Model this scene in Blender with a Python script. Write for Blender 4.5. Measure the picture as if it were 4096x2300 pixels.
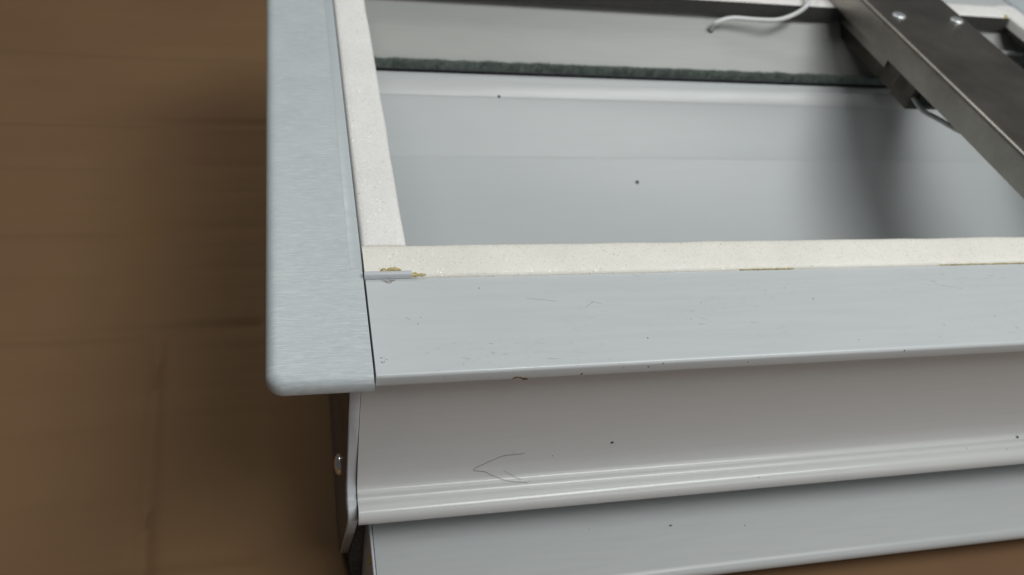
import bpy, bmesh, math, random
from mathutils import Vector, Matrix, noise
random.seed(7)
scene = bpy.context.scene
for o in list(bpy.data.objects):
    bpy.data.objects.remove(o, do_unlink=True)
col = scene.collection
MM = 0.001

# ------------------------------------------------------------------ camera
cam = bpy.data.cameras.new('camera'); cam_o = bpy.data.objects.new('camera', cam); col.objects.link(cam_o)
cam.sensor_width = 36.0; cam.lens = 30.44; cam.clip_start = 0.01; cam.clip_end = 20
rx, ry, rz = Vector((0.96882, -0.19571, 0.15192)), Vector((0.02636, 0.69115, 0.72223)), Vector((-0.24635, -0.69571, 0.67476))
M4 = Matrix(((rx.x, ry.x, rz.x, -0.02738), (rx.y, ry.y, rz.y, -0.19681), (rx.z, ry.z, rz.z, 0.23169), (0, 0, 0, 1)))
cam_o.matrix_world = M4
cam.dof.use_dof = True; cam.dof.focus_distance = 0.315; cam.dof.aperture_fstop = 13.0
scene.camera = cam_o

# ------------------------------------------------------------------ light
w = bpy.data.worlds.new('World'); scene.world = w; w.use_nodes = True
w.node_tree.nodes['Background'].inputs['Color'].default_value = (0.93, 0.96, 1.0, 1)
w.node_tree.nodes['Background'].inputs['Strength'].default_value = 0.06
def area(name, loc, target, sx, sy, power, color, spread=180):
    l = bpy.data.lights.new(name, 'AREA'); l.shape = 'RECTANGLE'; l.size = sx; l.size_y = sy
    l.energy = power; l.color = color; l.spread = math.radians(spread)
    o = bpy.data.objects.new(name, l); col.objects.link(o); o.location = loc
    o.rotation_euler = (Vector(target) - Vector(loc)).to_track_quat('-Z', 'Y').to_euler()
    return o
area('ceiling_light', (0.56, -0.27, 1.10), (0.24, 0.05, 0.0), 1.10, 0.34, 5.0, (0.97, 1.0, 0.98), 120)
area('ceiling_light_far', (-0.32, 0.95, 1.25), (-0.12, 0.55, -0.1), 0.7, 0.26, 2.1, (0.97, 1.0, 0.95), 100)
area('front_fill_light', (0.75, -1.15, 0.50), (0.25, 0.0, -0.05), 0.9, 0.6, 1.0, (1.0, 0.97, 0.94), 120)  # unseen fill lamp, added to lift the front faces
scene.view_settings.view_transform = 'Standard'; scene.view_settings.look = 'None'
scene.view_settings.exposure = 0.06; scene.view_settings.gamma = 1.0
scene.render.engine = 'CYCLES'

# ------------------------------------------------------------------ materials
def new_mat(name):
    m = bpy.data.materials.new(name); m.use_nodes = True
    nt = m.node_tree; return m, nt, nt.nodes['Principled BSDF']
def N(nt, kind, **kw):
    n = nt.nodes.new(kind)
    for k, v in kw.items():
        if k in n.inputs.keys(): n.inputs[k].default_value = v
        else: setattr(n, k, v)
    return n
def coords(nt, scale):
    tc = nt.nodes.new('ShaderNodeTexCoord'); mp = nt.nodes.new('ShaderNodeMapping')
    mp.inputs['Scale'].default_value = scale
    nt.links.new(tc.outputs['Object'], mp.inputs['Vector']); return mp.outputs['Vector']
def ramp(nt, fac, p0, c0, p1, c1):
    r = nt.nodes.new('ShaderNodeValToRGB'); e = r.color_ramp.elements
    e[0].position, e[0].color = p0, c0; e[1].position, e[1].color = p1, c1
    nt.links.new(fac, r.inputs['Fac']); return r.outputs['Color']
def mix(nt, fac, a, b, blend='MIX'):
    m = nt.nodes.new('ShaderNodeMix'); m.data_type = 'RGBA'; m.blend_type = blend
    for s, v in ((0, fac), (6, a), (7, b)):
        if isinstance(v, (int, float, tuple)): m.inputs[s].default_value = v
        else: nt.links.new(v, m.inputs[s])
    return m.outputs[2]
def bump(nt, h, strength, dist, bs):
    b = nt.nodes.new('ShaderNodeBump'); b.inputs['Strength'].default_value = strength; b.inputs['Distance'].default_value = dist
    nt.links.new(h, b.inputs['Height']); nt.links.new(b.outputs['Normal'], bs.inputs['Normal']); return b
def W4(v): return (v, v, v, 1)

def paint(name, base, rough=0.34, dirt=0.0, streak=0.05, speck=0.0, wave=0.25, rvar=1.0):
    m, nt, bs = new_mat(name)
    v = coords(nt, (30, 400, 400)); n1 = N(nt, 'ShaderNodeTexNoise', Scale=1.0, Detail=4.0); nt.links.new(v, n1.inputs['Vector'])
    c = mix(nt, ramp(nt, n1.outputs['Fac'], 0.35, W4(0), 0.7, W4(1)), (*base, 1), (*[b * (1 - streak) for b in base], 1))
    if dirt:
        v2 = coords(nt, (260, 900, 900)); n2 = N(nt, 'ShaderNodeTexNoise', Scale=1.0, Detail=6.0, Roughness=0.75); nt.links.new(v2, n2.inputs['Vector'])
        v3 = coords(nt, (22, 60, 60)); n3 = N(nt, 'ShaderNodeTexNoise', Scale=1.0, Detail=2.0); nt.links.new(v3, n3.inputs['Vector'])
        a = ramp(nt, n2.outputs['Fac'], 0.58, W4(0), 0.70, W4(dirt)); b = ramp(nt, n3.outputs['Fac'], 0.48, W4(0), 0.62, W4(1))
        c = mix(nt, mix(nt, 1.0, a, b, 'MULTIPLY'), c, (0.20, 0.185, 0.165, 1))
    if speck:
        v4 = coords(nt, (330, 330, 330)); vo = N(nt, 'ShaderNodeTexVoronoi', Scale=1.0); nt.links.new(v4, vo.inputs['Vector'])
        nz = N(nt, 'ShaderNodeSeparateColor'); nt.links.new(vo.outputs['Color'], nz.inputs['Color'])
        th = N(nt, 'ShaderNodeMath', operation='MULTIPLY'); th.inputs[1].default_value = 0.14; nt.links.new(nz.outputs[0], th.inputs[0])
        lt = N(nt, 'ShaderNodeMath', operation='LESS_THAN'); nt.links.new(vo.outputs['Distance'], lt.inputs[0]); nt.links.new(th.outputs[0], lt.inputs[1])
        pick = N(nt, 'ShaderNodeMath', operation='GREATER_THAN'); pick.inputs[1].default_value = 1 - speck; nt.links.new(nz.outputs[1], pick.inputs[0])
        ml = N(nt, 'ShaderNodeMath', operation='MULTIPLY'); nt.links.new(lt.outputs[0], ml.inputs[0]); nt.links.new(pick.outputs[0], ml.inputs[1])
        c = mix(nt, ml.outputs[0], c, (0.09, 0.085, 0.08, 1))
    nt.links.new(c, bs.inputs['Base Color'])
    r = ramp(nt, n1.outputs['Fac'], 0.3, W4(rough - 0.04 * rvar), 0.75, W4(rough + 0.08 * rvar)); nt.links.new(r, bs.inputs['Roughness'])
    vb = coords(nt, (60, 60, 60)); nb = N(nt, 'ShaderNodeTexNoise', Scale=1.0, Detail=2.0); nt.links.new(vb, nb.inputs['Vector'])
    bump(nt, nb.outputs['Fac'], wave, 0.0006, bs)
    return m
M = {}
M['rail'] = paint('white_painted_aluminium', (0.60, 0.625, 0.64), 0.30, dirt=0.5, speck=0.06, rvar=0.5)
M['strip'] = paint('lit_band_white', (0.57, 0.58, 0.58), 0.34, wave=0.05, rvar=0.3)
M['web'] = paint('web_white_paint', (0.64, 0.64, 0.64), 0.22, speck=0.02, wave=0.06, rvar=0.4, streak=0.03)
M['ridge'] = paint('cap_ridge', (0.54, 0.585, 0.61), 0.35)
M['clean'] = paint('clean_white_paint', (0.60, 0.625, 0.635), 0.32, speck=0.05)
M['trough'] = paint('trough_paint', (0.50, 0.52, 0.53), 0.42, speck=0.0, wave=0.03, streak=0.015, rvar=0.15)
M['tray'] = paint('tray_paint', (0.47, 0.485, 0.49), 0.36, speck=0.02, wave=0.06, rvar=0.3)
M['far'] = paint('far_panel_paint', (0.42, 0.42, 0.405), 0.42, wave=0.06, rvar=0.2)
M['plate'] = paint('grey_white_plastic', (0.58, 0.60, 0.63), 0.33)

def cap_mat():
    m, nt, bs = new_mat('sanded_cap_plastic')
    tc = nt.nodes.new('ShaderNodeTexCoord')
    # scratches run roughly across the strip, bent by a slow noise
    wv = N(nt, 'ShaderNodeMapping'); wv.inputs['Scale'].default_value = (190, 2600, 300); wv.inputs['Rotation'].default_value = (0, 0, 0.10); nt.links.new(tc.outputs['Object'], wv.inputs['Vector'])
    n1 = N(nt, 'ShaderNodeTexNoise', Scale=1.0, Detail=5.0, Roughness=0.7, Distortion=0.6); nt.links.new(wv.outputs['Vector'], n1.inputs['Vector'])
    v2 = coords(nt, (60, 70, 60)); n2 = N(nt, 'ShaderNodeTexNoise', Scale=1.0, Detail=3.0); nt.links.new(v2, n2.inputs['Vector'])
    c = mix(nt, ramp(nt, n1.outputs['Fac'], 0.46, W4(0), 0.72, W4(1)), (0.49, 0.54, 0.565, 1), (0.70, 0.74, 0.755, 1))
    c = mix(nt, ramp(nt, n2.outputs['Fac'], 0.35, W4(0), 0.7, W4(0.5)), c, (0.59, 0.62, 0.635, 1))
    for rot, sc_, lo in ((0.32, (90, 3600, 300), 0.63), (-0.22, (120, 3000, 300), 0.645)):   # long sparse sanding scratches
        w2 = N(nt, 'ShaderNodeMapping'); w2.inputs['Scale'].default_value = sc_; w2.inputs['Rotation'].default_value = (0, 0, rot); nt.links.new(tc.outputs['Object'], w2.inputs['Vector'])
        n5 = N(nt, 'ShaderNodeTexNoise', Scale=1.0, Detail=2.0, Roughness=0.5, Distortion=0.3); nt.links.new(w2.outputs['Vector'], n5.inputs['Vector'])
        c = mix(nt, ramp(nt, n5.outputs['Fac'], lo, W4(0), lo + 0.05, W4(0.5)), c, (0.80, 0.82, 0.82, 1))
    nt.links.new(c, bs.inputs['Base Color'])
    nt.links.new(ramp(nt, n2.outputs['Fac'], 0.3, W4(0.32), 0.7, W4(0.46)), bs.inputs['Roughness'])
    bump(nt, n1.outputs['Fac'], 0.38, 0.00022, bs)
    return m
M['cap'] = cap_mat()

def foam_mat(name, base):
    m, nt, bs = new_mat(name)
    v = coords(nt, (2500, 2500, 2500)); vo = N(nt, 'ShaderNodeTexVoronoi', Scale=1.0); nt.links.new(v, vo.inputs['Vector'])
    sc = N(nt, 'ShaderNodeSeparateColor'); nt.links.new(vo.outputs['Color'], sc.inputs['Color'])
    v2 = coords(nt, (45, 45, 45)); n2 = N(nt, 'ShaderNodeTexNoise', Scale=1.0, Detail=3.0); nt.links.new(v2, n2.inputs['Vector'])
    c = mix(nt, ramp(nt, n2.outputs['Fac'], 0.35, W4(0), 0.7, W4(1)), (*base, 1), (*[b * 0.93 for b in base], 1))
    # sparse dark pores
    dk = N(nt, 'ShaderNodeMath', operation='GREATER_THAN'); dk.inputs[1].default_value = 0.9985; nt.links.new(sc.outputs[2], dk.inputs[0])
    c = mix(nt, dk.outputs[0], c, (0.40, 0.38, 0.36, 1)); nt.links.new(c, bs.inputs['Base Color'])
    # sparse flat glossy cell skins, each tilted its own way: they glint under the lamp
    gl = N(nt, 'ShaderNodeMath', operation='GREATER_THAN'); gl.inputs[1].default_value = 0.865; nt.links.new(sc.outputs[1], gl.inputs[0])
    nt.links.new(ramp(nt, gl.outputs[0], 0, W4(0.75), 1, W4(0.24)), bs.inputs['Roughness'])
    nt.links.new(ramp(nt, gl.outputs[0], 0, W4(0.25), 1, W4(1.0)), bs.inputs['Specular IOR Level'])
    geo = nt.nodes.new('ShaderNodeNewGeometry')
    sub = N(nt, 'ShaderNodeVectorMath', operation='SUBTRACT'); sub.inputs[1].default_value = (0.5, 0.5, 0.5); nt.links.new(vo.outputs['Color'], sub.inputs[0])
    # re-scramble so that the tilt does not depend on the channel that picks the cell
    wn = N(nt, 'ShaderNodeTexWhiteNoise', noise_dimensions='3D'); nt.links.new(vo.outputs['Position'], wn.inputs['Vector'])
    nt.links.new(wn.outputs['Color'], sub.inputs[0])
    k = N(nt, 'ShaderNodeVectorMath', operation='SCALE'); nt.links.new(sub.outputs[0], k.inputs[0])
    kk = N(nt, 'ShaderNodeMath', operation='MULTIPLY_ADD'); kk.inputs[1].default_value = 0.52; kk.inputs[2].default_value = 0.05
    nt.links.new(gl.outputs[0], kk.inputs[0]); nt.links.new(kk.outputs[0], k.inputs['Scale'])
    ad = N(nt, 'ShaderNodeVectorMath', operation='ADD'); nt.links.new(geo.outputs['Normal'], ad.inputs[0]); nt.links.new(k.outputs[0], ad.inputs[1])
    nm = N(nt, 'ShaderNodeVectorMath', operation='NORMALIZE'); nt.links.new(ad.outputs[0], nm.inputs[0])
    nt.links.new(nm.outputs[0], bs.inputs['Normal'])
    bs.inputs['Subsurface Weight'].default_value = 0.0
    return m
M['foam'] = foam_mat('white_foam', (0.92, 0.895, 0.875))
M['foam_cream'] = foam_mat('cream_foam', (0.90, 0.87, 0.80))

def simple(name, base, rough=0.5, metal=0.0, var=0.15, scale=150, bumpd=0.0, sx=1.0, spec=0.5):
    m, nt, bs = new_mat(name)
    v = coords(nt, (scale * sx, scale, scale)); n = N(nt, 'ShaderNodeTexNoise', Scale=1.0, Detail=5.0, Roughness=0.6); nt.links.new(v, n.inputs['Vector'])
    c = mix(nt, ramp(nt, n.outputs['Fac'], 0.3, W4(0), 0.7, W4(1)), (*[b * (1 - var) for b in base], 1), (*[min(1, b * (1 + var)) for b in base], 1))
    nt.links.new(c, bs.inputs['Base Color']); bs.inputs['Roughness'].default_value = rough; bs.inputs['Metallic'].default_value = metal
    bs.inputs['Specular IOR Level'].default_value = spec
    if bumpd: bump(nt, n.outputs['Fac'], 0.5, bumpd, bs)
    return m
M['shade_edge'] = simple('shaded_inner_lip', (0.055, 0.052, 0.05), 0.6)  # painted aluminium lip, with its shade put into the colour
M['shade_edge_brown'] = simple('shaded_inner_lip_brown', (0.035, 0.027, 0.020), 0.7)
M['plate_shade'] = simple('plate_face_shade', (0.085, 0.072, 0.068), 0.42, 0, 0.15)  # dark colour stands in for shade on the plate's outer face
M['felt'] = simple('grey_felt', (0.16, 0.165, 0.165), 0.95, 0, 0.55, 900, 0.0006, spec=0.1)
M['rubber'] = simple('black_backing', (0.008, 0.008, 0.012), 0.5)
M['pile'] = simple('green_grey_pile', (0.29, 0.335, 0.31), 0.9, 0, 0.35, 260, spec=0.1)
M['steel'] = simple('dark_bare_steel', (0.37, 0.345, 0.31), 0.40, 1.0, 0.25, 26, 0.00004)
M['zinc'] = simple('zinc_screw', (0.62, 0.63, 0.65), 0.5, 0.9, 0.05)
M['steel_dark'] = simple('blackened_steel', (0.12, 0.105, 0.09), 0.45, 0.8, 0.45, 60, 0.0001)
M['chrome'] = simple('bright_screw', (0.80, 0.81, 0.83), 0.2, 1.0, 0.05)
M['cable'] = simple('white_cable', (0.76, 0.765, 0.77), 0.4, 0, 0.04)
M['cable_grey'] = simple('grey_cable', (0.50, 0.50, 0.48), 0.4, 0, 0.06)
M['dark_crumb'] = simple('dark_crumb', (0.04, 0.04, 0.045), 0.8)
M['hair'] = simple('dark_hair', (0.13, 0.115, 0.11), 0.5)
M['rust'] = simple('rust', (0.15, 0.085, 0.045), 0.85, 0, 0.6, 1500)
M['residue'] = simple('grey_residue', (0.30, 0.285, 0.27), 0.8, 0, 0.3, 1500)
def glue_mat():
    m, nt, bs = new_mat('amber_glue')
    v = coords(nt, (900, 900, 900)); n = N(nt, 'ShaderNodeTexNoise', Scale=1.0, Detail=4.0); nt.links.new(v, n.inputs['Vector'])
    nt.links.new(mix(nt, ramp(nt, n.outputs['Fac'], 0.35, W4(0), 0.65, W4(1)), (0.42, 0.33, 0.11, 1), (0.62, 0.53, 0.30, 1)), bs.inputs['Base Color'])
    bs.inputs['Roughness'].default_value = 0.25; bs.inputs['Subsurface Weight'].default_value = 0.3
    bs.inputs['Subsurface Radius'].default_value = (0.002, 0.0012, 0.0005); bs.inputs['Subsurface Scale'].default_value = 0.5
    return m
M['glue'] = glue_mat()
def cardboard_mat():
    m, nt, bs = new_mat('kraft_cardboard')
    v = coords(nt, (5, 40, 5)); n = N(nt, 'ShaderNodeTexNoise', Scale=1.0, Detail=4.0); nt.links.new(v, n.inputs['Vector'])
    v2 = coords(nt, (9, 9, 9)); n2 = N(nt, 'ShaderNodeTexNoise', Scale=1.0, Detail=3.0); nt.links.new(v2, n2.inputs['Vector'])
    v3 = coords(nt, (500, 1200, 500)); n3 = N(nt, 'ShaderNodeTexNoise', Scale=1.0, Detail=3.0); nt.links.new(v3, n3.inputs['Vector'])
    c = mix(nt, ramp(nt, n.outputs['Fac'], 0.35, W4(0), 0.65, W4(1)), (0.186, 0.106, 0.050, 1), (0.194, 0.114, 0.055, 1))
    c = mix(nt, ramp(nt, n2.outputs['Fac'], 0.35, W4(0), 0.65, W4(0.8)), c, (0.176, 0.097, 0.052, 1))
    c = mix(nt, ramp(nt, n3.outputs['Fac'], 0.4, W4(0), 0.75, W4(0.2)), c, (0.17, 0.10, 0.06, 1))
    nt.links.new(c, bs.inputs['Base Color']); bs.inputs['Roughness'].default_value = 0.8; bs.inputs['Specular IOR Level'].default_value = 0.2
    bump(nt, n.outputs['Fac'], 0.15, 0.0012, bs)
    return m
M['cardboard'] = cardboard_mat()

# ------------------------------------------------------------------ helpers (all sizes in millimetres)
def thing(name, label, cat, loc):
    o = bpy.data.objects.new(name, None); col.objects.link(o); o.empty_display_size = 0.02
    o.location = Vector(loc) * MM; o['label'] = label; o['category'] = cat; return o
def link(name, bm, mat, parent=None, smooth=None, root=None):
    """one mesh object; vertices are given in world millimetres"""
    bmesh.ops.recalc_face_normals(bm, faces=bm.faces)
    p = parent; off = Vector((0, 0, 0))
    while p is not None: off += Vector(p.location); p = p.parent
    for v in bm.verts: v.co = v.co * MM
    o = None
    me = bpy.data.meshes.new(name)
    # the object's own origin at the centre of its base
    lo = Vector([min(v.co[i] for v in bm.verts) for i in range(3)]); hi = Vector([max(v.co[i] for v in bm.verts) for i in range(3)])
    org = Vector(((lo.x + hi.x) / 2, (lo.y + hi.y) / 2, lo.z))
    for v in bm.verts: v.co -= org
    bm.to_mesh(me); bm.free(); me.materials.append(mat)
    if smooth is not None:
        me.shade_smooth(); me.set_sharp_from_angle(angle=math.radians(smooth))
    o = bpy.data.objects.new(name, me); col.objects.link(o); o.parent = parent; o.location = org - off
    return o
def tag(o, label, cat, group=None):
    o['label'] = label; o['category'] = cat
    if group: o['group'] = group
    return o
def extrude_x(bm, prof, x0, x1, closed=True, seg=1, wob=0.0):
    rows = []
    for i in range(seg + 1):
        x = x0 + (x1 - x0) * i / seg
        rows.append([bm.verts.new((x, y, z)) for y, z in prof])
    n = len(prof)
    for a, b in zip(rows, rows[1:]):
        for j in range(n if closed else n - 1):
            k = (j + 1) % n; bm.faces.new((a[j], a[k], b[k], b[j]))
    if closed:
        bm.faces.new(rows[0][::-1]); bm.faces.new(rows[-1])
def box(bm, x0, x1, y0, y1, z0, z1, bev=0.0, seg=2):
    r = bmesh.ops.create_cube(bm, size=1.0); vs = r['verts']
    for v in vs: v.co = Vector(((x0 + x1) / 2 + v.co.x * (x1 - x0), (y0 + y1) / 2 + v.co.y * (y1 - y0), (z0 + z1) / 2 + v.co.z * (z1 - z0)))
    if bev:
        es = list({e for v in vs for e in v.link_edges})
        bmesh.ops.bevel(bm, geom=es, offset=bev, segments=seg, profile=0.5, affect='EDGES')
def tube(bm, pts, r, n=10, cap=True):
    pts = [Vector(p) for p in pts]
    # Catmull-Rom resample
    out = []
    for i in range(len(pts) - 1):
        p0 = pts[max(i - 1, 0)]; p1 = pts[i]; p2 = pts[i + 1]; p3 = pts[min(i + 2, len(pts) - 1)]
        for k in range(6):
            t = k / 6
            out.append(0.5 * ((2 * p1) + (p2 - p0) * t + (2 * p0 - 5 * p1 + 4 * p2 - p3) * t * t + (3 * p1 - p0 - 3 * p2 + p3) * t ** 3))
    out.append(pts[-1]); rings = []
    up = Vector((0.13, 0.31, 0.94))
    for i, p in enumerate(out):
        d = (out[min(i + 1, len(out) - 1)] - out[max(i - 1, 0)]).normalized()
        a = d.cross(up).normalized(); b = d.cross(a).normalized()
        rings.append([bm.verts.new(p + (a * math.cos(2 * math.pi * j / n) + b * math.sin(2 * math.pi * j / n)) * r) for j in range(n)])
    for a, b in zip(rings, rings[1:]):
        for j in range(n):
            k = (j + 1) % n; bm.faces.new((a[j], a[k], b[k], b[j]))
    if cap: bm.faces.new(rings[0][::-1]); bm.faces.new(rings[-1])
def arc(cy, cz, r, a0, a1, n):
    return [(cy + r * math.cos(math.radians(a0 + (a1 - a0) * i / n)), cz + r * math.sin(math.radians(a0 + (a1 - a0) * i / n))) for i in range(n + 1)]
def lump(bm, c, s, seed, amp=0.35, sub=2):
    r = bmesh.ops.create_icosphere(bm, subdivisions=sub, radius=1.0)
    for v in r['verts']:
        k = 1 + amp * noise.noise(v.co * 1.6 + Vector((seed * 7.1, seed * 3.3, seed)))
        v.co = Vector((c[0] + v.co.x * s[0] * k, c[1] + v.co.y * s[1] * k, c[2] + v.co.z * s[2] * k))

TZ = -168.0     # top of the cardboard, mm below the housing's rim
L = 508.0       # length between the two end caps

# ------------------------------------------------------------------ the cardboard the housing lies on
def crease(y, y0, wd): return math.exp(-((y - y0) / wd) ** 2)
bm = bmesh.new()
xs = [-900 + 10 * i for i in range(68)] + [-230 + 3 * i for i in range(68)] + [-26 + 12 * i for i in range(80)]; ys = []
y = -700.0
while y < 1400:
    ys.append(y); y += 2.5 if -60 < y < 640 else 20
g = []
for x in xs:
    rowv = []
    for yy in ys:
        wv = 5 * noise.noise(Vector((x * 0.006, yy * 0.002, 0)))
        z = 0.0
        for y0, d, wd in ((515, 3.4, 7), (470, 1.2, 9), (409, 3.2, 5), (354, 1.8, 6), (322, .9, 5), (282, 1.8, 6), (240, .8, 5), (188, 3.2, 5), (120, .8, 6), (75, 1.0, 6), (33, 2.4, 5)):
            z -= 0.85 * d * crease(yy + wv, y0, wd)
            z += d * 0.28 * crease(yy + wv, y0 - wd * 2.1, wd * 1.2)
        if yy < 190: z -= 3.2 * crease(x + wv * 0.3 + (yy - 100) * 0.03, -102, 4) * min(1, (190 - yy) / 12)
        if yy < 188 and x < -102 - (yy - 100) * 0.03: z -= 1.2 * min(1, (188 - yy) / 6)
        z += 0.22 * math.sin(yy * 0.62 + 0.6 * wv) * (0.6 + noise.noise(Vector((x * 0.004, yy * 0.02, 7))))
        z += 1.3 * noise.noise(Vector((x * 0.008, yy * 0.008, 4)))
        if -45 < x < 540 and -50 < yy < 400: z = min(z, 0) * 0.3
        rowv.append(bm.verts.new((x, yy, TZ - 0.6 + z)))
    g.append(rowv)
for a, b in zip(g, g[1:]):
    for j in range(len(ys) - 1): bm.faces.new((a[j], b[j], b[j + 1], a[j + 1]))
o = link('cardboard_ground', bm, M['cardboard'], smooth=60); o['kind'] = 'structure'
o['label'] = 'creased brown cardboard sheet under the white housing'

bm = bmesh.new(); box(bm, 30, 620, -330, 38, -167.6, -117, 1.2, 2)  # raised carton, added so the cardboard below the lip catches light
bmesh.ops.subdivide_edges(bm, edges=list(bm.edges), cuts=6, use_grid_fill=True)
for v in bm.verts:
    if v.co.z > -125: v.co.z += 0.5 * noise.noise(v.co * 0.012)
tag(link('added_carton', bm, M['cardboard'], None, 40), 'flat brown cardboard carton added to catch light under the tray lip at the lower right', 'carton')

# ------------------------------------------------------------------ the housing
H = thing('aluminium_housing', 'long white painted aluminium housing with foam edged opening, lying on brown cardboard', 'housing', (247, 160, TZ))

# front rail: flange, bullnose lip, web, stepped ledge, all one extrusion
prof = [(49, -0.3)] + [(2.2, -0.3)] + arc(1.5, -1.8, 1.5, 90, 180, 6)[1:] + [(0, -5.0)] + arc(1.5, -5.0, 1.5, 180, 270, 4)[1:]
prof += [(49, -6.6)]
web = [(7.8, -6.75), (7.7, -18), (7.6, -30), (7.4, -40), (7.0, -48), (6.5, -55), (5.9, -61), (5.3, -65.5), (4.7, -69.0), (4.2, -71.3), (3.7, -72.9), (3.1, -73.9), (2.4, -74.35), (1.7, -74.45)]
web += [(1.25, -74.55), (0.9, -74.85), (0.7, -75.3), (0.45, -75.8), (0.0, -76.2), (-0.8, -76.5), (-1.7, -76.4), (-2.7, -75.9), (-3.8, -75.55), (-5.0, -75.5), (-6.3, -75.9), (-7.5, -76.8), (-8.4, -78.2), (-8.8, -80.0), (-8.5, -82.0), (-7.5, -83.4), (-6.0, -84.0)]
def web_y(z):
    for (a, b), (c, d) in zip(web, web[1:]):
        if b >= z >= d and b != d: return a + (c - a) * (b - z) / (b - d)
    return 2.0
web += [(14, -84.4), (14, -81.5), (10, -80), (10.5, -6.75)]
bm = bmesh.new(); extrude_x(bm, prof, 0.25, L - 0.25); 
link('front_rail', bm, M['rail'], H, 28)
bm = bmesh.new(); extrude_x(bm, web, -3.85, L + 3.85); link('stepped_web', bm, M['web'], H, 28)
front_rail = bpy.data.objects['front_rail']

# far rail, the mirror of it in plain form
bm = bmesh.new(); extrude_x(bm, [(331, -0.3), (378, -0.3), (380, -2), (380, -5), (378, -6.6), (373, -6.8), (374, -70), (384, -76), (386, -80), (382, -84), (366, -84), (369, -10), (331, -5)], 0.25, L - 0.25)
link('far_rail', bm, M['clean'], H, 28)

# end caps with rounded corner and edges
def cap(name, x0, x1, mirror):
    bm = bmesh.new(); y0, y1 = -1.2, 381.2; R = 6.5
    def outline(ins):
        pts = []
        r = max(R - ins, 1)
        for a in range(9):
            t = math.radians(180 + 90 * a / 8); pts.append((-37 + R + math.cos(t) * r, y0 + R + math.sin(t) * r))
        pts += [(0 - 0.25 - min(ins, 0.35), y0 + ins), (0 - 0.25 - min(ins, 0.35), 47.0), (0 - 0.25 - min(ins, 0.35), 53.0), (0 - 0.25 - min(ins, 0.35), y1 - ins)]
        for a in range(9):
            t = math.radians(90 + 90 * a / 8); pts.append((-37 + R + math.cos(t) * r, y1 - R + math.sin(t) * r))
        return pts
    layers = [(1.2, -7.6), (0.3, -7.2), (0, -6.4), (0, -4.6)] + [(4.2 - 4.2 * math.cos(math.radians(t)), -4.3 + 4.2 * math.sin(math.radians(t))) for t in (12, 26, 42, 58, 74)] + [(4.3, -0.08), (6.5, 0.0)]
    rings = []
    for ins, z in layers:
        rings.append([bm.verts.new((x0 + 37 + p[0] if not mirror else x1 - 37 - p[0], p[1], z)) for p in outline(ins)])
    n = len(rings[0])
    for a, b in zip(rings, rings[1:]):
        for j in range(n): bm.faces.new((a[j], a[(j + 1) % n], b[(j + 1) % n], b[j]))
    bm.faces.new(rings[0][::-1]); bm.faces.new(rings[-1])
    return link(name, bm, M['cap'], H, 40)
cl = cap('end_cap', -37, 0, False); cl['label'] = 'sanded grey white end cap with rounded corner'
cap('end_cap', L, L + 37, True)
# narrow raised inner bead of the cap where the foam butts against it
for xa, xb in ((-5.2, -0.5), (L + 0.5, L + 5.2)):
    bm = bmesh.new(); box(bm, xa, xb, 55, 376, -1.0, 0.09, 0.08, 2); link('inner_ridge', bm, M['ridge'], cl if xa < 0 else bpy.data.objects['end_cap.001'], 30)

# end plates under the caps
outl = [(7.4, -8.2), (7.3, -30), (7.2, -50), (6.9, -62), (6.2, -69), (5.2, -72.6), (3.6, -74.8), (2.2, -75.8), (1.2, -77.0), (-0.2, -77.4), (-2.2, -77.5), (-3.8, -78.4), (-4.8, -80.2), (-5.0, -83.5), (-4.2, -88), (-1.0, -97), (22.5, -157.5), (25.5, -161.5), (30, -163), (350, -163), (374, -90), (374, -8.2)]
def plate(x0, x1):
    bm = bmesh.new(); n = len(outl)
    ins = 0.45
    def ring(x, k):
        c = Vector((180, -80)); out = []
        for i, (y, z) in enumerate(outl):
            p = Vector((y, z)); a = Vector(outl[i - 1]); b = Vector(outl[(i + 1) % n])
            t = (b - a).normalized(); nrm = Vector((-t.y, t.x))
            if nrm.dot(c - p) < 0: nrm = -nrm
            q = p + nrm * k; out.append(bm.verts.new((x, q.x, q.y)))
        return out
    rs = [ring(x0, ins), ring(x0 + ins, 0), ring(x1 - ins, 0), ring(x1, ins)]
    for a, b in zip(rs, rs[1:]):
        for j in range(n): bm.faces.new((a[j], a[(j + 1) % n], b[(j + 1) % n], b[j]))
    bm.faces.new(rs[0][::-1]); bm.faces.new(rs[-1])
    return link('end_plate', bm, M['plate'], H, 35)
pl = plate(-8.0, -4.0); plate(L + 4, L + 8)
bm = bmesh.new()  # thin dark sheet added over the plate as painted shade
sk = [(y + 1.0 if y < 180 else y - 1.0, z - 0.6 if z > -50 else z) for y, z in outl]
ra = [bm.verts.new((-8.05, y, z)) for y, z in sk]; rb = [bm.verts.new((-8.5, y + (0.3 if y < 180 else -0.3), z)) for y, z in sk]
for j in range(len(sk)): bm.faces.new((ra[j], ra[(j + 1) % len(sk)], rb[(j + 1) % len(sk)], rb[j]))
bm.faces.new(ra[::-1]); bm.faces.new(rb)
plate_shade = link('outer_shade_sheet', bm, M['plate_shade'], pl); plate_shade['label'] = 'thin dark brown sheet painted as shade on the outer face of the end plate'
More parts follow.
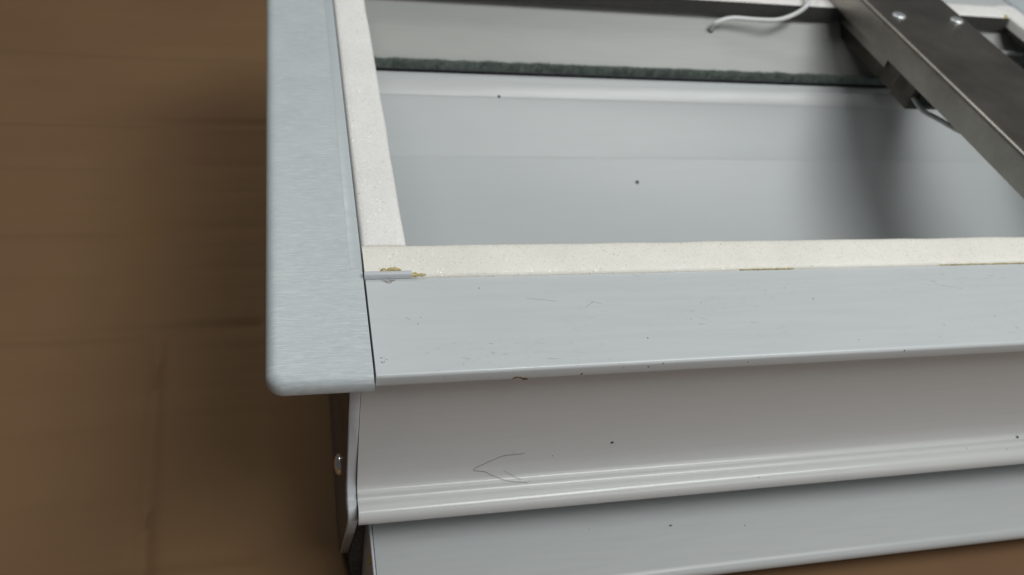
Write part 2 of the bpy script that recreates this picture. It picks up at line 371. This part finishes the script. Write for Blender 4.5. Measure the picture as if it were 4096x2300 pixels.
# pan-head screw in the near end plate
bm = bmesh.new()
prs = [(5.0, 0.0), (5.0, 0.5), (4.6, 1.4), (3.6, 2.2), (2.2, 2.7), (1.2, 2.8), (1.0, 1.6), (0.0, 1.5)]
def lathe(bm, pr, place, n=20):
    rings = []
    for r, h in pr:
        rings.append([bm.verts.new(place(r * math.cos(2 * math.pi * j / n), r * math.sin(2 * math.pi * j / n), h)) for j in range(n)] if r > 0 else [bm.verts.new(place(0, 0, h))])
    for a, b in zip(rings, rings[1:]):
        for j in range(n):
            k = (j + 1) % n
            if len(b) == 1: bm.faces.new((a[j], a[k], b[0]))
            else: bm.faces.new((a[j], a[k], b[k], b[j]))
    bm.faces.new(rings[0][::-1])
lathe(bm, prs, lambda a, b, h: (-8.5 - h, 32.0 + a, -97.0 + b)); link('screw', bm, M['chrome'], pl, 30)

# lower tray with rounded lip
prof = [(46, -100), (-32.0, -100)] + arc(-32.5, -103.6, 3.6, 90, 250, 10)[1:] + [(-31, -106.0), (43, -104), (43, TZ + 0.6), (46, TZ + 0.6)]
bm = bmesh.new(); extrude_x(bm, prof, 3.2, L - 3.2); tray = link('lower_tray', bm, M['tray'], H, 28)
bm = bmesh.new(); box(bm, 1.8, 3.0, -32, 60, TZ + 0.6, -100.4, 0.3, 1); link('tray_end', bm, M['plate'], tray)
bm = bmesh.new(); box(bm, L - 3.0, L - 1.8, -32, 60, TZ + 0.6, -100.4, 0.3, 1); link('tray_end', bm, M['plate'], tray)
bm = bmesh.new(); lump(bm, (1.6, -11, -106), (0.8, 2.2, 2.6), 2); lump(bm, (1.6, -22, -120), (0.8, 4.0, 6), 5); link('glue_blob', bm, M['glue'], tray, 60)
# felt packing between end plate and tray
bm = bmesh.new(); r = bmesh.ops.create_grid(bm, x_segments=1, y_segments=1, size=1); bm.clear()
box(bm, -3.6, 1.5, 14, 60, TZ + 0.5, -88)
bmesh.ops.subdivide_edges(bm, edges=list(bm.edges), cuts=12, use_grid_fill=True)
for v in bm.verts: v.co += 0.5 * noise.noise_vector(v.co * 0.45)
for v in bm.verts: v.co.x = min(v.co.x, 1.6)
link('felt_pad', bm, M['felt'], H, 60)

# trough panel inside the opening
tp = [(64, -6), (64, -100), (68, -107), (78, -109), (110, -108), (150, -102), (177, -95), (192, -89.0), (205, -83.2), (217, -76.8), (228.4, -69.6), (229.2, -69.4), (230.2, -68.5), (240, -61.2), (250, -52.8), (256.5, -46.8), (258.2, -44.8), (262, -42.0), (264.5, -40.2), (266, -39.6), (268.4, -37.4), (269.6, -36.8), (270.2, -37.6)]
tb = [(y + 0.3, z - 1.6) for y, z in tp][::-1]
bm = bmesh.new(); extrude_x(bm, tp + tb, -3.5, L + 3.5); link('trough_panel', bm, M['trough'], H, 12)
es = [(257.6, -45.35), (258.3, -44.45), (262, -41.7), (264.6, -39.8), (265.6, -39.4)]  # paler overlay: the band's brighter light put into its colour
bm = bmesh.new(); extrude_x(bm, es + [(265.6, -39.75), (262, -42.1), (258.0, -45.6)], -3.4, L + 3.4); link('lit_band', bm, M['strip'], H, 25)
# sloping far panel behind the brush, with the cable's hole as a black plug, its shade painted
fp = [(272, -43), (284, -34.2), (300, -22.8), (312, -14.6), (323, -7.0)]
bm = bmesh.new(); extrude_x(bm, fp + [(y + 0.6, z - 1.6) for y, z in fp][::-1], -3.5, L + 3.5); far = link('far_panel', bm, M['far'], H, 25)
bm = bmesh.new(); tube(bm, [(252.7, 308.0, -20.6), (252.7, 306.0, -18.0)], 1.9, 16); link('cable_hole_shade', bm, M['rubber'], far, 40)
# inner lips of the opening, far and right; shade put into their dark colour
bm = bmesh.new(); box(bm, 18, 490.4, 312.0, 314.0, -9.4, 0.0, 0.3, 1); link('inner_lip', bm, M['shade_edge'], H)
bm = bmesh.new(); box(bm, 490.5, 492.5, 66, 314, -9.4, 0.0, 0.3, 1); link('inner_lip', bm, M['shade_edge_brown'], H)
bm = bmesh.new(); box(bm, 493, L, 66, 372, -9.4, -6.6); link('lip_support', bm, M['shade_edge_brown'], H)

# brush seal: black backing strip and pile
bm = bmesh.new(); box(bm, -3, L + 3, 270.6, 274.6, -42, -35.2, 0.2, 1); br = link('brush_backing', bm, M['rubber'], H)
bm = bmesh.new()
rnd = random.Random(3)
for i in range(52000):
    x = rnd.uniform(10, 503); yy = rnd.uniform(271.0, 274.2)
    h = 5.6 + 0.9 * noise.noise(Vector((x * 0.09, 0, 2))) + 0.5 * noise.noise(Vector((x * 0.5, 3, 2))) + rnd.gauss(0, 0.35)
    dx, dy = rnd.gauss(0, 0.55), rnd.gauss(0.2, 0.7); wd = 0.09
    a = rnd.uniform(0, math.pi); ca, sa = math.cos(a) * wd, math.sin(a) * wd
    v0 = bm.verts.new((x - ca, yy - sa, -36)); v1 = bm.verts.new((x + ca, yy + sa, -36))
    v2 = bm.verts.new((x + ca * .6 + dx, yy + sa * .6 + dy, -36 + h)); v3 = bm.verts.new((x - ca * .6 + dx, yy - sa * .6 + dy, -36 + h))
    bm.faces.new((v0, v1, v2, v3))
for v in bm.verts: v.co *= MM
me = bpy.data.meshes.new('brush_pile'); bm.to_mesh(me); bm.free(); me.materials.append(M['pile'])
o = bpy.data.objects.new('brush_pile', me); col.objects.link(o); o.parent = br
o.location = -(Vector(H.location) + Vector(br.location)); o['kind'] = 'stuff'; o['label'] = 'green grey brush pile on a black strip'

# foam gaskets round the opening
def foam(x0, x1, y0, y1, ztop, mat, along):
    bm = bmesh.new(); n = 90; r = 1.5
    lo, hi = ((y0, y1) if along == 'x' else (x0, x1))
    sec = [(lo, -6.2), (lo, ztop - r), (lo + r * .3, ztop - r * .3), (lo + r, ztop)] + [(lo + r + (hi - lo - 2 * r) * k / 6, ztop + 0.25 * math.sin(math.pi * k / 6)) for k in range(1, 6)] + [(hi - r * 1.3, ztop), (hi - r * .4, ztop - r * .35), (hi, ztop - r * 1.3), (hi, -6.2)]
    a0, a1 = ((x0, x1) if along == 'x' else (y0, y1)); rows = []
    for i in range(n + 1):
        t = a0 + (a1 - a0) * i / n; row = []
        for k, (s, z) in enumerate(sec):
            wob = 0.38 * noise.noise(Vector((t * 0.035, 9 if s > (lo + hi) / 2 else 2, x0 * 0.01))) if s > (lo + hi) / 2 else 0
            zz = z + (0.3 * noise.noise(Vector((t * 0.06, s * 0.1, 5))) if z > 0 else 0)
            row.append(bm.verts.new((t, s + wob, zz) if along == 'x' else (s + wob, t, zz)))
        rows.append(row)
    m = len(sec)
    for a, b in zip(rows, rows[1:]):
        for j in range(m):
            bm.faces.new((a[j], a[(j + 1) % m], b[(j + 1) % m], b[j]))
    bm.faces.new(rows[0][::-1]); bm.faces.new(rows[-1])
    return link('foam_strip', bm, mat, H, 50)
f1 = foam(0.1, 489.8, 49.2, 68.0, 1.1, M['foam_cream'], 'x'); f1['label'] = 'cream foam strip along the near edge of the opening'
f2 = foam(0.1, 18.0, 67.6, 311.6, 1.0, M['foam'], 'y'); f2['label'] = 'white foam strip along the sanded end cap'
foam(0.1, 489.8, 312.3, 331, 0.9, M['foam'], 'x')
foam(490.2, L - 0.1, 49.2, 331, 0.9, M['foam'], 'y')
# small tongue of the cap lying on the foam's corner, with glue squeezed out round it
bm = bmesh.new(); extrude_x(bm, [(48.8, 0.0), (48.9, 1.3)] + arc(50.1, 1.3, 1.2, 170, 10, 6) + [(51.6, 0.0)], -0.2, 18.0); tongue = link('cap_tongue', bm, M['plate'], cl, 30)
bm = bmesh.new(); lump(bm, (7.3, 51.9, 1.7), (1.1, 0.9, 0.9), 1); lump(bm, (11.4, 52.0, 1.7), (2.9, 1.0, 1.0), 3); lump(bm, (9.2, 51.7, 1.5), (1.5, 0.5, 0.5), 4); link('glue_blob', bm, M['glue'], H, 60)
bm = bmesh.new(); lump(bm, (19.0, 49.9, 1.0), (1.7, 1.1, 0.6), 6, 0.6); lump(bm, (22.0, 49.8, 0.9), (2.0, 0.6, 0.4), 8, 0.6); link('glue_blob', bm, M['glue'], H, 60)
for xa, xb, s in ((160, 186, 11), (262, 312, 13)):
    bm = bmesh.new()
    for k in range(9):
        t = (k + 0.5) / 9; lump(bm, (xa + (xb - xa) * t, 49.35, 0.0), ((xb - xa) / 12, 0.22 + (0.3 if s == 11 else 0.08) * t, 0.4), s + k, 0.6, 1)
    link('glue_seam', bm, M['glue'], H, 60)
bm = bmesh.new(); lump(bm, (487.5, 314.5, 0.2), (3, 2.5, 1.0), 21); link('glue_blob', bm, M['glue'], H, 60)
# rust and chipped paint on the lip, grey residue by the tongue
def patch(pts3, name, mat):
    bm = bmesh.new()
    for c, s, sd in pts3: lump(bm, c, s, sd, 0.7, 2)
    return link(name, bm, mat, front_rail, 60)
pts = [((50.2 + 5.0 * k / 15 + rnd.uniform(-.4, .4), 0.03, -5.5 + 1.2 * math.sin(k * .35) * rnd.uniform(.3, 1)), (rnd.uniform(.3, .9), 0.12, rnd.uniform(.15, .42)), k + 40) for k in range(16)]
patch(pts, 'rust_spot', M['rust'])
patch([((76.0 + rnd.uniform(-.5, .5), 0.02, -4.8 + rnd.uniform(-.3, .3)), (rnd.uniform(.2, .5), 0.1, rnd.uniform(.15, .3)), k + 60) for k in range(4)], 'rust_spot', M['rust'])
pts = []
for k in range(26):
    t = rnd.uniform(-1, 1); pts.append(((8.8 + t * 2.9, 48.4 - rnd.random() * 2.2 * (1 - abs(t)), -0.28), (rnd.uniform(.2, .6), rnd.uniform(.12, .3), 0.10), k))
patch(pts, 'glue_residue', M['residue'])
pts = [((3.4 + rnd.uniform(-1.4, 1.6), 7.5 + rnd.uniform(-1.5, 1.5), -0.28), (rnd.uniform(.12, .4), rnd.uniform(.1, .25), .08), k) for k in range(9)]
patch(pts, 'scuff_mark', M['residue'])
def scratch(p, q, mat='residue', r=0.07):
    bm = bmesh.new(); m_ = [(p[0] * (1 - t) + q[0] * t, p[1] * (1 - t) + q[1] * t + 0.2 * math.sin(t * 3), -0.29) for t in (0, .3, .6, 1)]
    tube(bm, m_, r, 5); link('scratch', bm, M[mat], front_rail)
scratch((62, 36.0), (74, 33.8)); scratch((88, 33), (92, 31.5)); scratch((85, 30), (89, 33)); scratch((13.5, 27.8), (15, 26.4)); scratch((252, 37), (264, 33.5), r=.05)

# ------------------------------------------------------------------ steel crossbar over the opening
B = thing('steel_crossbar', 'dark steel channel bar lying across the opening on its foam', 'bar', (376.5, 190, 1.3))
bm = bmesh.new()
out = [(343, 1.3), (343, 16.0)] + [(345.6 + 2.6 * math.cos(math.radians(t)), 16.4 + 2.6 * math.sin(math.radians(t))) for t in (165, 145, 125, 105, 90)] + [(407.4 + 2.6 * math.cos(math.radians(t)), 16.4 + 2.6 * math.sin(math.radians(t))) for t in (90, 70, 50, 25, 5)] + [(410, 1.3)]
inn = [(408, 1.3), (408, 15.8), (406.4, 17.0), (346.6, 17.0), (345, 15.8), (345, 1.3)]
pr = out + inn; rows = [[bm.verts.new((x, yy, z)) for x, z in pr] for yy in (-4, 385)]
n = len(pr)
for j in range(n): bm.faces.new((rows[0][j], rows[0][(j + 1) % n], rows[1][(j + 1) % n], rows[1][j]))
bm.faces.new(rows[0][::-1]); bm.faces.new(rows[1])
chan = link('channel', bm, M['steel'], B, 32)
for sx_, sy_ in ((357.0, 264.5), (400.0, 262.5)):
    bm = bmesh.new(); lathe(bm, [(4.6, 0), (4.6, 0.4), (4.2, 1.0), (3.2, 1.5), (1.8, 1.75), (0.0, 1.8)], lambda a, b, h, sx_=sx_, sy_=sy_: (sx_ + a, sy_ + b, 18.95 + h)); link('screw', bm, M['zinc'], chan, 30)
# black driver box and clamp hung under the bar
bm = bmesh.new(); box(bm, 354, 390, 236, 331, -19.5, 16.8, 1.2, 2); bx_ = link('hanging_box', bm, M['steel_dark'], B, 30)
bm = bmesh.new(); box(bm, 353.2, 391, 216, 235.4, -20.2, 16.9, 0.5, 1); link('clamp', bm, M['steel_dark'], bx_)
bm = bmesh.new(); box(bm, 352.0, 353.9, 250, 312, -10, 4, 0.6, 2); link('side_tab', bm, M['steel'], bx_)
bm = bmesh.new(); box(bm, 358, 386, 214.6, 215.9, -17, -4, 0.4, 1); link('end_grommet', bm, M['rubber'], bx_)

# ------------------------------------------------------------------ cables
bm = bmesh.new(); tube(bm, [(252.7, 306.9, -18.4), (253.6, 304.5, -12.0), (264.5, 305.7, -8.5), (281.4, 304.4, -8), (296.3, 301.7, -6.0), (309.3, 303.8, -2.0), (317.6, 306.5, 4.0), (325.0, 318.0, 9.0), (336, 336, 9.5), (346, 345, 10)], 1.55, 12)
tag(link('power_cable', bm, M['cable'], None, 60), 'white cable curling from the hole in the far panel up to the steel bar', 'cable')
bm = bmesh.new(); tube(bm, [(355.5, 216, -12), (357.5, 206, -14.5), (362.2, 195.3, -14), (366.5, 176, -11), (371, 158, -4), (376, 140, 4), (380, 130, 15)], 1.5, 12)
tag(link('lead_wire', bm, M['cable_grey'], None, 60), 'grey cable hanging from the box under the steel bar', 'cable')
bm = bmesh.new(); tube(bm, [(391.5, 306, -17.2), (420, 301, -20.1), (450, 299.5, -21.0), (480, 299.5, -21.0), (506, 299.5, -21.0)], 1.6, 12)
tag(link('loose_cable', bm, M['cable'], None, 60), 'short white cable lying on the far panel right of the steel bar', 'cable')

# ------------------------------------------------------------------ hair and crumbs
bm = bmesh.new()
tube(bm, [(x, web_y(z) - 0.12, z) for x, z in ((65, -61.4), (58, -61.7), (54.8, -62.3), (49.3, -65.2), (43.7, -68.8), (48.9, -70.4), (51.6, -72.2), (54.5, -73.6))] + [(57.5, 1.9, -74.25), (62, 0.9, -74.6), (67.6, 0.5, -75.3)], 0.075, 6)
tube(bm, [(57, web_y(-70.6) - .08, -70.6), (60, web_y(-72.7) - .08, -72.7), (64, 2.0, -74.3), (69, 0.7, -75.0)], 0.06, 5)
tag(link('hair_strand', bm, M['hair'], None, 60), 'thin dark curled hair stuck on the white web below the flange', 'hair')
for c, s, lab in (((99.65, 257.8, -44.9), (0.8, 0.6, 1.0), 'dark crumb on the pale band in front of the brush seal'),
                  ((185.9, 214.6, -77.5), (1.0, 0.9, 0.9), 'dark crumb alone in the middle of the trough'),
                  ((103.2, web_y(-58.7), -58.7), (0.7, 0.5, 0.6), 'small dark crumb on the web right of the hair'),
                  ((319.9, 2.0, -74.1), (0.6, 0.6, 0.5), 'tiny dark crumb on the stepped ledge at the right'),
                  ((136, -12.5, -99.9), (0.7, 0.35, 0.25), 'faint grey crumb on the lower tray')):
    bm = bmesh.new(); lump(bm, c, s, c[0], 0.6, 2)
    tag(link('crumb', bm, M['dark_crumb'], None, 60), lab, 'crumb', 'dark crumbs on the white housing')
